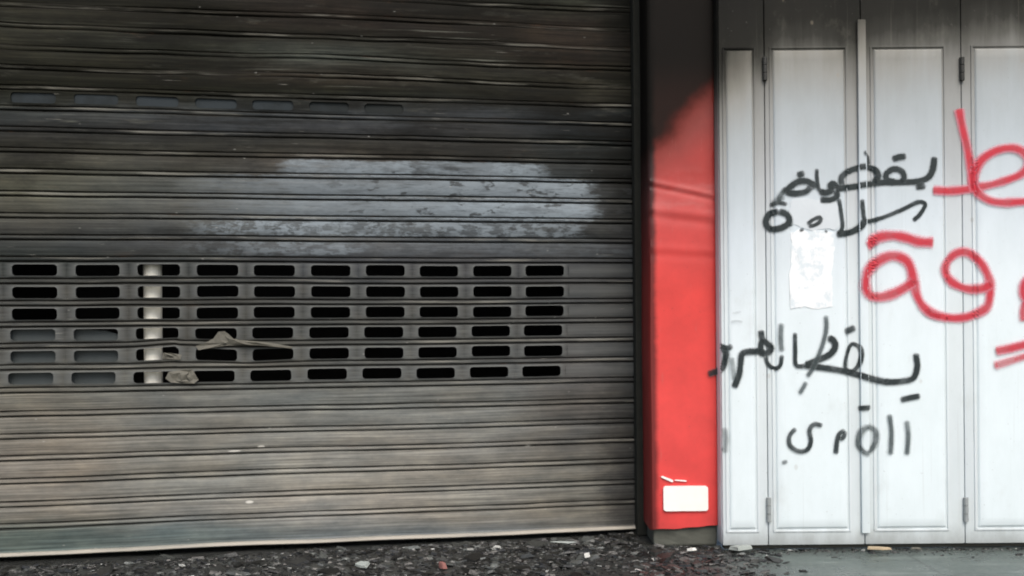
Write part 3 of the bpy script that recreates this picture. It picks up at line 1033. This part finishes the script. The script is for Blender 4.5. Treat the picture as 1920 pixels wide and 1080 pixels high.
def graffiti(label, strokes, mat, parent=door):
    """strokes: (px points, width px, strength)"""
    V, Fc, UVs, onp = [], [], [], []
    jamb_x = on_y(1348, 560, YD).x
    for pts, w, k in strokes:
        line = smooth_line(pts, 3.0)
        n_ = len(line)
        tot = max(1, n_ - 1)
        # round caps: extend both ends
        LAYER[0] += 0.00006
        prev = None
        for i, p in enumerate(line):
            a = line[max(0, i - 1)]
            b = line[min(n_ - 1, i + 1)]
            t = (b - a)
            t = t.normalized() if t.length > 1e-6 else Vector((1, 0))
            nn = Vector((-t.y, t.x))
            wob = 1 + (0.24 if w > 10.5 else 0.12) * mn.noise(Vector((p.x * 0.04, p.y * 0.04, LAYER[0] * 9000)))
            if i == 0 or i == n_ - 1:
                hw = 0.35 * w
            else:
                hw = w * 0.95 * wob
            cur = []
            for j in range(-4, 5):
                q = p + nn * hw * j / 4
                P3 = on_y(q.x, q.y, YD)
                if P3.x < jamb_x:              # the stroke runs on over the red pillar's edge
                    P3 = on_y(q.x, q.y, YP - 0.0085)
                    V.append((P3.x, P3.y, P3.z))
                    onp.append(True)
                else:
                    d = door_depth(P3.x, P3.z)
                    V.append((P3.x, YD - d - LAYER[0] - 0.0004 * i / tot, P3.z))
                    onp.append(False)
                fade = 0.0 if i in (0, n_ - 1) else (0.75 if i in (1, n_ - 2) else 1.0)
                UVs.append((k * fade, j / 4))
                cur.append(len(V) - 1)
            if prev:
                for j in range(8):
                    if len({onp[w_] for w_ in (prev[j], prev[j + 1], cur[j + 1], cur[j])}) > 1:
                        continue
                    Fc.append((prev[j], prev[j + 1], cur[j + 1], cur[j]))
            prev = cur
    return tag(link('graffiti', mesh_of('graffiti', V, Fc, UVs), mat, parent), label)


def cv(x0_, y0_, s_, pts):
    return [(x0_ + a / s_, y0_ + b / s_) for a, b in pts]


A = lambda *p: cv(1400, 180, 3.6, p)
B = lambda *p: cv(1560, 400, 3.375, p)
D = lambda *p: cv(1300, 560, 3.375, p)

# torn paper goes under the paint
def paper(pts, lift, name_label, mat):
    bm = bmesh.new()
    rnd = random.Random(len(pts))
    ol = []
    for i in range(len(pts)):
        a, b = Vector(pts[i]), Vector(pts[(i + 1) % len(pts)])
        m_ = max(1, int((b - a).length / 5))
        for k in range(m_):
            p = a + (b - a) * k / m_
            ol.append(p + Vector((rnd.uniform(-1.6, 1.6), rnd.uniform(-1.6, 1.6))))
    f, bk = [], []
    for p in ol:
        P3 = on_y(p.x, p.y, YD)
        f.append(bm.verts.new((P3.x, YD - PROUD - lift - rnd.uniform(0, 0.0003), P3.z)))
        bk.append(bm.verts.new((P3.x, YD - PROUD + 0.002, P3.z)))
    n_ = len(ol)
    for i in range(n_):
        bm.faces.new((f[i], bk[i], bk[(i + 1) % n_], f[(i + 1) % n_]))
    bm.faces.new(f)
    bmesh.ops.triangulate(bm, faces=[fc for fc in bm.faces if len(fc.verts) > 4])
    tag(link('paper_remnant', bm_mesh('paper_remnant', bm), mat, door), name_label)


paper([(1484, 374), (1510, 371), (1528, 376), (1560, 372), (1569, 386), (1572, 420), (1566, 432), (1545, 428), (1524, 433), (1500, 426), (1487, 420), (1478, 400)], 0.0007, 'torn upper scrap of dull white paper', plain('dull white paper', (222, 230, 234), 0.75, 0.08, 22))
paper([(1482, 436), (1500, 431), (1516, 437), (1534, 431), (1561, 436), (1563, 470), (1558, 520), (1560, 574), (1530, 580), (1508, 575), (1482, 579), (1479, 520), (1484, 470)], 0.0009, 'torn lower sheet of white paper', M_PAPER)

bw = 9.6
graffiti('black handwritten Arabic line at the top', [
    (A((1262, 408), (1248, 500), (1218, 552), (1150, 578), (1050, 585), (950, 585), (850, 592), (740, 610), (650, 622), (590, 632)), bw, 1),
    (A((1000, 583), (945, 570), (935, 530), (985, 495), (1040, 510), (1055, 555), (1030, 583)), bw, 1),
    (A((1128, 616), (1165, 614), (1205, 604)), bw, 1),
    (A((972, 432), (1020, 416), (1075, 408)), bw, 1),
    (A((778, 375), (812, 410), (822, 470)), 5.5, .9),
    (A((640, 612), (636, 550), (700, 503), (790, 480), (860, 500), (882, 545), (850, 585)), bw, 1),
    (A((610, 630), (585, 595), (560, 600), (565, 640), (520, 655), (485, 640)), bw, 1),
    (A((590, 632), (605, 675), (560, 702), (485, 702)), bw, 1),
    (A((468, 488), (470, 560), (482, 630), (520, 652)), 6, .9),
    (A((470, 625), (430, 590), (380, 575), (320, 592), (268, 645), (320, 660), (390, 648), (435, 610)), bw, 1),
    (A((300, 620), (255, 640), (228, 625)), bw, .9),
    (A((330, 540), (362, 530), (392, 522)), bw, 1),
    (A((150, 745), (205, 722), (272, 735)), 6, .9),
    (A((1112, 845), (1158, 805), (1198, 735), (1150, 718), (1050, 765), (930, 815), (840, 842), (788, 842), (776, 790), (768, 695)), 6.4, 1),
    (A((790, 840), (755, 890), (690, 922), (596, 936)), bw, 1),
    (A((615, 690), (632, 790), (640, 890), (605, 935)), 6, .9),
    (A((400, 872), (440, 838), (488, 820), (492, 845), (455, 872), (405, 882)), 6, 1),
    (A((348, 912), (385, 900)), 4.5, .9),
    (A((520, 905), (540, 925)), 3.5, .8),
    (A((215, 778), (150, 800), (128, 858), (160, 898), (232, 890), (282, 850), (265, 800), (205, 778)), bw, 1),
    (A((262, 850), (305, 882)), 6, .9),
], M_BLACK)
graffiti('faint grey run of the top line', [
    (A((255, 640), (222, 672), (212, 700), (225, 735)), 9, .8),
    (A((160, 735), (205, 700), (258, 690)), 9, .6),
], M_GREY)
graffiti('black handwritten Arabic line in the middle', [
    (D((1400, 340), (1410, 430), (1385, 500), (1320, 520), (1220, 525), (1120, 505), (1000, 470), (880, 445), (690, 418)), bw, 1),
    (D((1015, 465), (958, 440), (968, 350), (1000, 288), (1045, 305), (1058, 355), (1042, 420), (1005, 465)), 6.2, .9),
    (D((948, 212), (985, 198), (1028, 180)), bw, 1),
    (D((700, 418), (780, 388), (860, 350), (892, 300), (876, 258), (838, 250)), bw, 1),
    (D((638, 210), (640, 320), (645, 418), (705, 425)), 6.4, 1),
    (D((455, 360), (470, 412), (510, 440), (545, 420), (556, 350)), 6.4, 1),
    (D((425, 195), (436, 255), (472, 288), (492, 312), (470, 342), (430, 345), (425, 290), (440, 255)), bw, 1),
    (D((460, 340), (380, 332), (308, 345), (295, 410), (285, 480), (252, 565)), bw, 1),
    (D((155, 290), (212, 312), (245, 290)), 8, 1),
    (D((170, 295), (202, 345), (186, 430), (150, 458), (88, 478)), bw, 1),
    (D((1300, 640), (1360, 626), (1432, 612)), 9, 1),
], M_BLACK)
graffiti('thin grey strokes of the middle line', [
    (D((552, 150), (548, 250), (555, 340)), 9, .9),
    (D((832, 100), (836, 180), (820, 265), (790, 350), (750, 440), (712, 495)), 8, .95),
    (D((712, 520), (690, 560), (664, 605)), 8, .9),
    (D((238, 365), (246, 440), (258, 520)), 9, .6),
], M_GREY)
graffiti('black handwritten Arabic word at the foot', [
    (D((1035, 695), (1080, 688), (1122, 688)), 8, 1),
    (D((815, 803), (762, 792), (730, 828), (738, 900), (715, 952), (660, 962), (606, 925), (604, 865), (645, 815)), 7, .95),
    (D((958, 828), (918, 852), (902, 905), (895, 985)), 7, .9),
    (D((955, 830), (945, 872), (912, 890)), 7, .9),
    (D((566, 1015), (578, 1048)), 8, .8),
], M_BLACK)
graffiti('thin grey letters of the foot word', [
    (D((1342, 765), (1352, 860), (1344, 990)), 9, 1),
    (D((1232, 725), (1246, 840), (1240, 990)), 9, 1),
    (D((1100, 798), (1052, 845), (1040, 925), (1088, 975), (1140, 925), (1148, 840), (1085, 798)), 9.5, 1),
], M_GREY)
rw = 13
graffiti('red sprayed Arabic letter at the top right', [
    (A((1428, 82), (1450, 200), (1480, 330), (1508, 480), (1524, 610)), rw, 1),
    (A((1240, 638), (1350, 642), (1450, 635), (1550, 618), (1650, 598), (1750, 568), (1840, 530), (1885, 480), (1892, 430), (1850, 378), (1780, 354), (1680, 370), (1580, 430), (1530, 520), (1522, 600), (1540, 640), (1580, 680), (1640, 710), (1720, 722), (1800, 718), (1910, 710), (2010, 690)), rw, 1),
], M_REDSP)
graffiti('large red sprayed Arabic letters', [
    (B((272, 212), (240, 188), (290, 152), (380, 142), (460, 155), (540, 180), (640, 186)), 15.5, 1),
    (B((510, 455), (492, 350), (450, 290), (370, 270), (290, 300), (225, 360), (205, 440), (225, 510), (290, 530), (370, 512), (440, 478), (515, 430)), 15.5, 1),
    (B((510, 425), (530, 520), (580, 600), (660, 645), (760, 662), (850, 655), (930, 622), (978, 580), (992, 480), (980, 400), (930, 310), (860, 250), (790, 250), (730, 300), (710, 360), (740, 420), (800, 460), (870, 480), (950, 472), (1000, 445)), 14, 1),
    (B((585, 605), (620, 640), (680, 655)), 11, .7),
    (B((1300, 400), (1240, 405), (1205, 460), (1210, 530), (1270, 560), (1310, 520)), 13, 1),
    (B((1215, 545), (1198, 620), (1206, 690)), 11, .8),
    (B((1020, 872), (1110, 855), (1215, 828), (1320, 800)), 14, 1),
    (B((1010, 965), (1100, 938), (1215, 902), (1320, 870)), 11, .75),
], M_REDSP)
graffiti('faint scuff marks on the narrow leaf', [
    ([(1367, 604), (1380, 602), (1392, 604)], 4, .35),
    ([(1370, 588), (1382, 586), (1390, 584)], 4, .25),
    ([(1356, 800), (1360, 825), (1357, 850)], 11, .5),
    ([(1349, 838), (1353, 846)], 7, .7),
], M_GREY)


# ------------------------------------------------------------------ rubble along the foot of the wall
def shard(bm, x, y, z, r, rnd, flat=0.35):
    n_ = rnd.randint(4, 6)
    a0 = rnd.uniform(0, 6.28)
    tilt = Matrix.Rotation(rnd.uniform(-0.35, 0.35), 3, 'X') @ Matrix.Rotation(rnd.uniform(-0.3, 0.3), 3, 'Y')
    el = rnd.uniform(0.3, 0.9)
    th = r * flat * rnd.uniform(0.5, 1.3)
    top, bot = [], []
    rz = Matrix.Rotation(rnd.gauss(0, 0.5), 3, 'Z')
    for i in range(n_):
        a = a0 + 6.283 * i / n_ + rnd.uniform(-0.3, 0.3)
        rr = r * rnd.uniform(0.6, 1.1)
        v = Vector((math.cos(a) * rr, math.sin(a) * rr * el, 0))
        k = rnd.uniform(0.6, 0.95)
        p = rz @ Vector((v.x * k, v.y * k, th))
        q = rz @ Vector((v.x, v.y, -th))
        top.append(bm.verts.new(Vector((x, y, z)) + tilt @ p))
        bot.append(bm.verts.new(Vector((x, y, z)) + tilt @ q))
    bm.faces.new(top)
    bm.faces.new(bot[::-1])
    for i in range(n_):
        bm.faces.new((top[i], bot[i], bot[(i + 1) % n_], top[(i + 1) % n_]))


def wall_y(x):
    """how far away the foot of the wall is at x"""
    if x < PR.x:
        return PL.y + (x - PL.x) * (PR.y - PL.y) / (PR.x - PL.x)
    return YP if x < x1 else YD


rnd = random.Random(11)
bm = bmesh.new()
cnt = 0
while cnt < 8500:
    x = rnd.uniform(-2.4, 1.15)
    yy = wall_y(x) - (0.075 if x < -0.9 else (0.045 if x < 0.3 else 0.0)) - abs(rnd.gauss(0, 0.34))
    dens = 1.0
    if x > 0.62:
        dens = max(0.0, 1 - (x - 0.66) / 0.3) * (1.0 if yy > 3.0 else 0.5)
    if x < -1.25:
        dens *= 0.7
    if rnd.random() > dens or yy < 2.2:
        continue
    r = min(0.05, 0.004 + rnd.expovariate(1 / 0.0075))
    shard(bm, x, yy, 0.001 + r * 0.1, r, rnd, 0.12)
    cnt += 1
for _ in range(420):
    x = rnd.uniform(0.74, 2.4)
    r = 0.002 + rnd.expovariate(1 / 0.004)
    shard(bm, x, YD - 0.004 - rnd.expovariate(1 / 0.03), 0.001, min(r, 0.018), rnd, 0.25)
tag(link('rubble', bm_mesh('rubble', bm), M_RUBBLE), 'dark burnt rubble and ash strewn along the foot of the shutter', 'rubble', kind='stuff')


def piece(name, pxy, r, mat, label, cat, seed, flat=0.2, lift=0.02, stretch=(1, 1, 1), rz=0.0):
    p = on_z(*pxy, lift)
    b = bmesh.new()
    shard(b, 0, 0, 0, r, random.Random(seed), flat)
    bmesh.ops.bevel(b, geom=b.edges[:], offset=r * 0.06, segments=1, affect='EDGES')
    ma = Matrix.Rotation(rz, 3, 'Z') @ Matrix.Diagonal(stretch)
    for v in b.verts:
        v.co = ma @ v.co
    o = link(name, bm_mesh(name, b), mat)
    o.location = p
    return tag(o, label, cat)


M_CHIP = plain('white chip', (240, 240, 232), 0.5, 0.1, 60)
M_PALE = plain('pale grey shard', (170, 178, 172), 0.5, 0.25, 40)
M_TAN = plain('tan cardboard', (188, 170, 140), 0.7, 0.2, 40)
M_PINK = plain('brick pink', (172, 120, 112), 0.8, 0.25, 60)
piece('shard', (1062, 1016), 0.05, M_PALE, 'long pale shard lying in front of the right end of the shutter', 'shard', 4, 0.12, 0.022, (1.5, 0.7, 0.6), 0.15)
piece('chip', (1100, 1041), 0.013, M_CHIP, 'white chip in the rubble below the long pale shard', 'chip', 2, 0.5, 0.022)
piece('chip', (1298, 1030), 0.016, M_CHIP, 'white chip on the ash in front of the red pillar', 'chip', 9, 0.4, 0.016, (1.4, 1, 1))
piece('brick_fragment', (830, 1060), 0.024, M_PINK, 'dull pink brick fragment in the rubble near the front', 'brick', 6, 0.45, 0.022)
piece('scrap', (1645, 1028), 0.035, M_TAN, 'tan scrap of cardboard on the pavement against the doors', 'scrap', 12, 0.12, 0.018, (1.9, 0.7, 0.8), -0.12)
piece('scrap', (1718, 1028), 0.02, M_SCRAP, 'small brownish scrap right of the tan one at the doors', 'scrap', 14, 0.15, 0.014, (1.8, 0.7, 0.8), 0.1)
piece('shard', (1390, 1027), 0.035, M_PALE, 'pale flat shard at the foot of the narrow door leaf', 'shard', 21, 0.2, 0.02, (1.7, 0.8, 0.8), 0.0)
piece('shard', (680, 1058), 0.03, M_PALE, 'pale shard in the rubble left of the brick fragment', 'shard', 25, 0.3, 0.02, (1.4, 0.9, 0.8), 0.3)
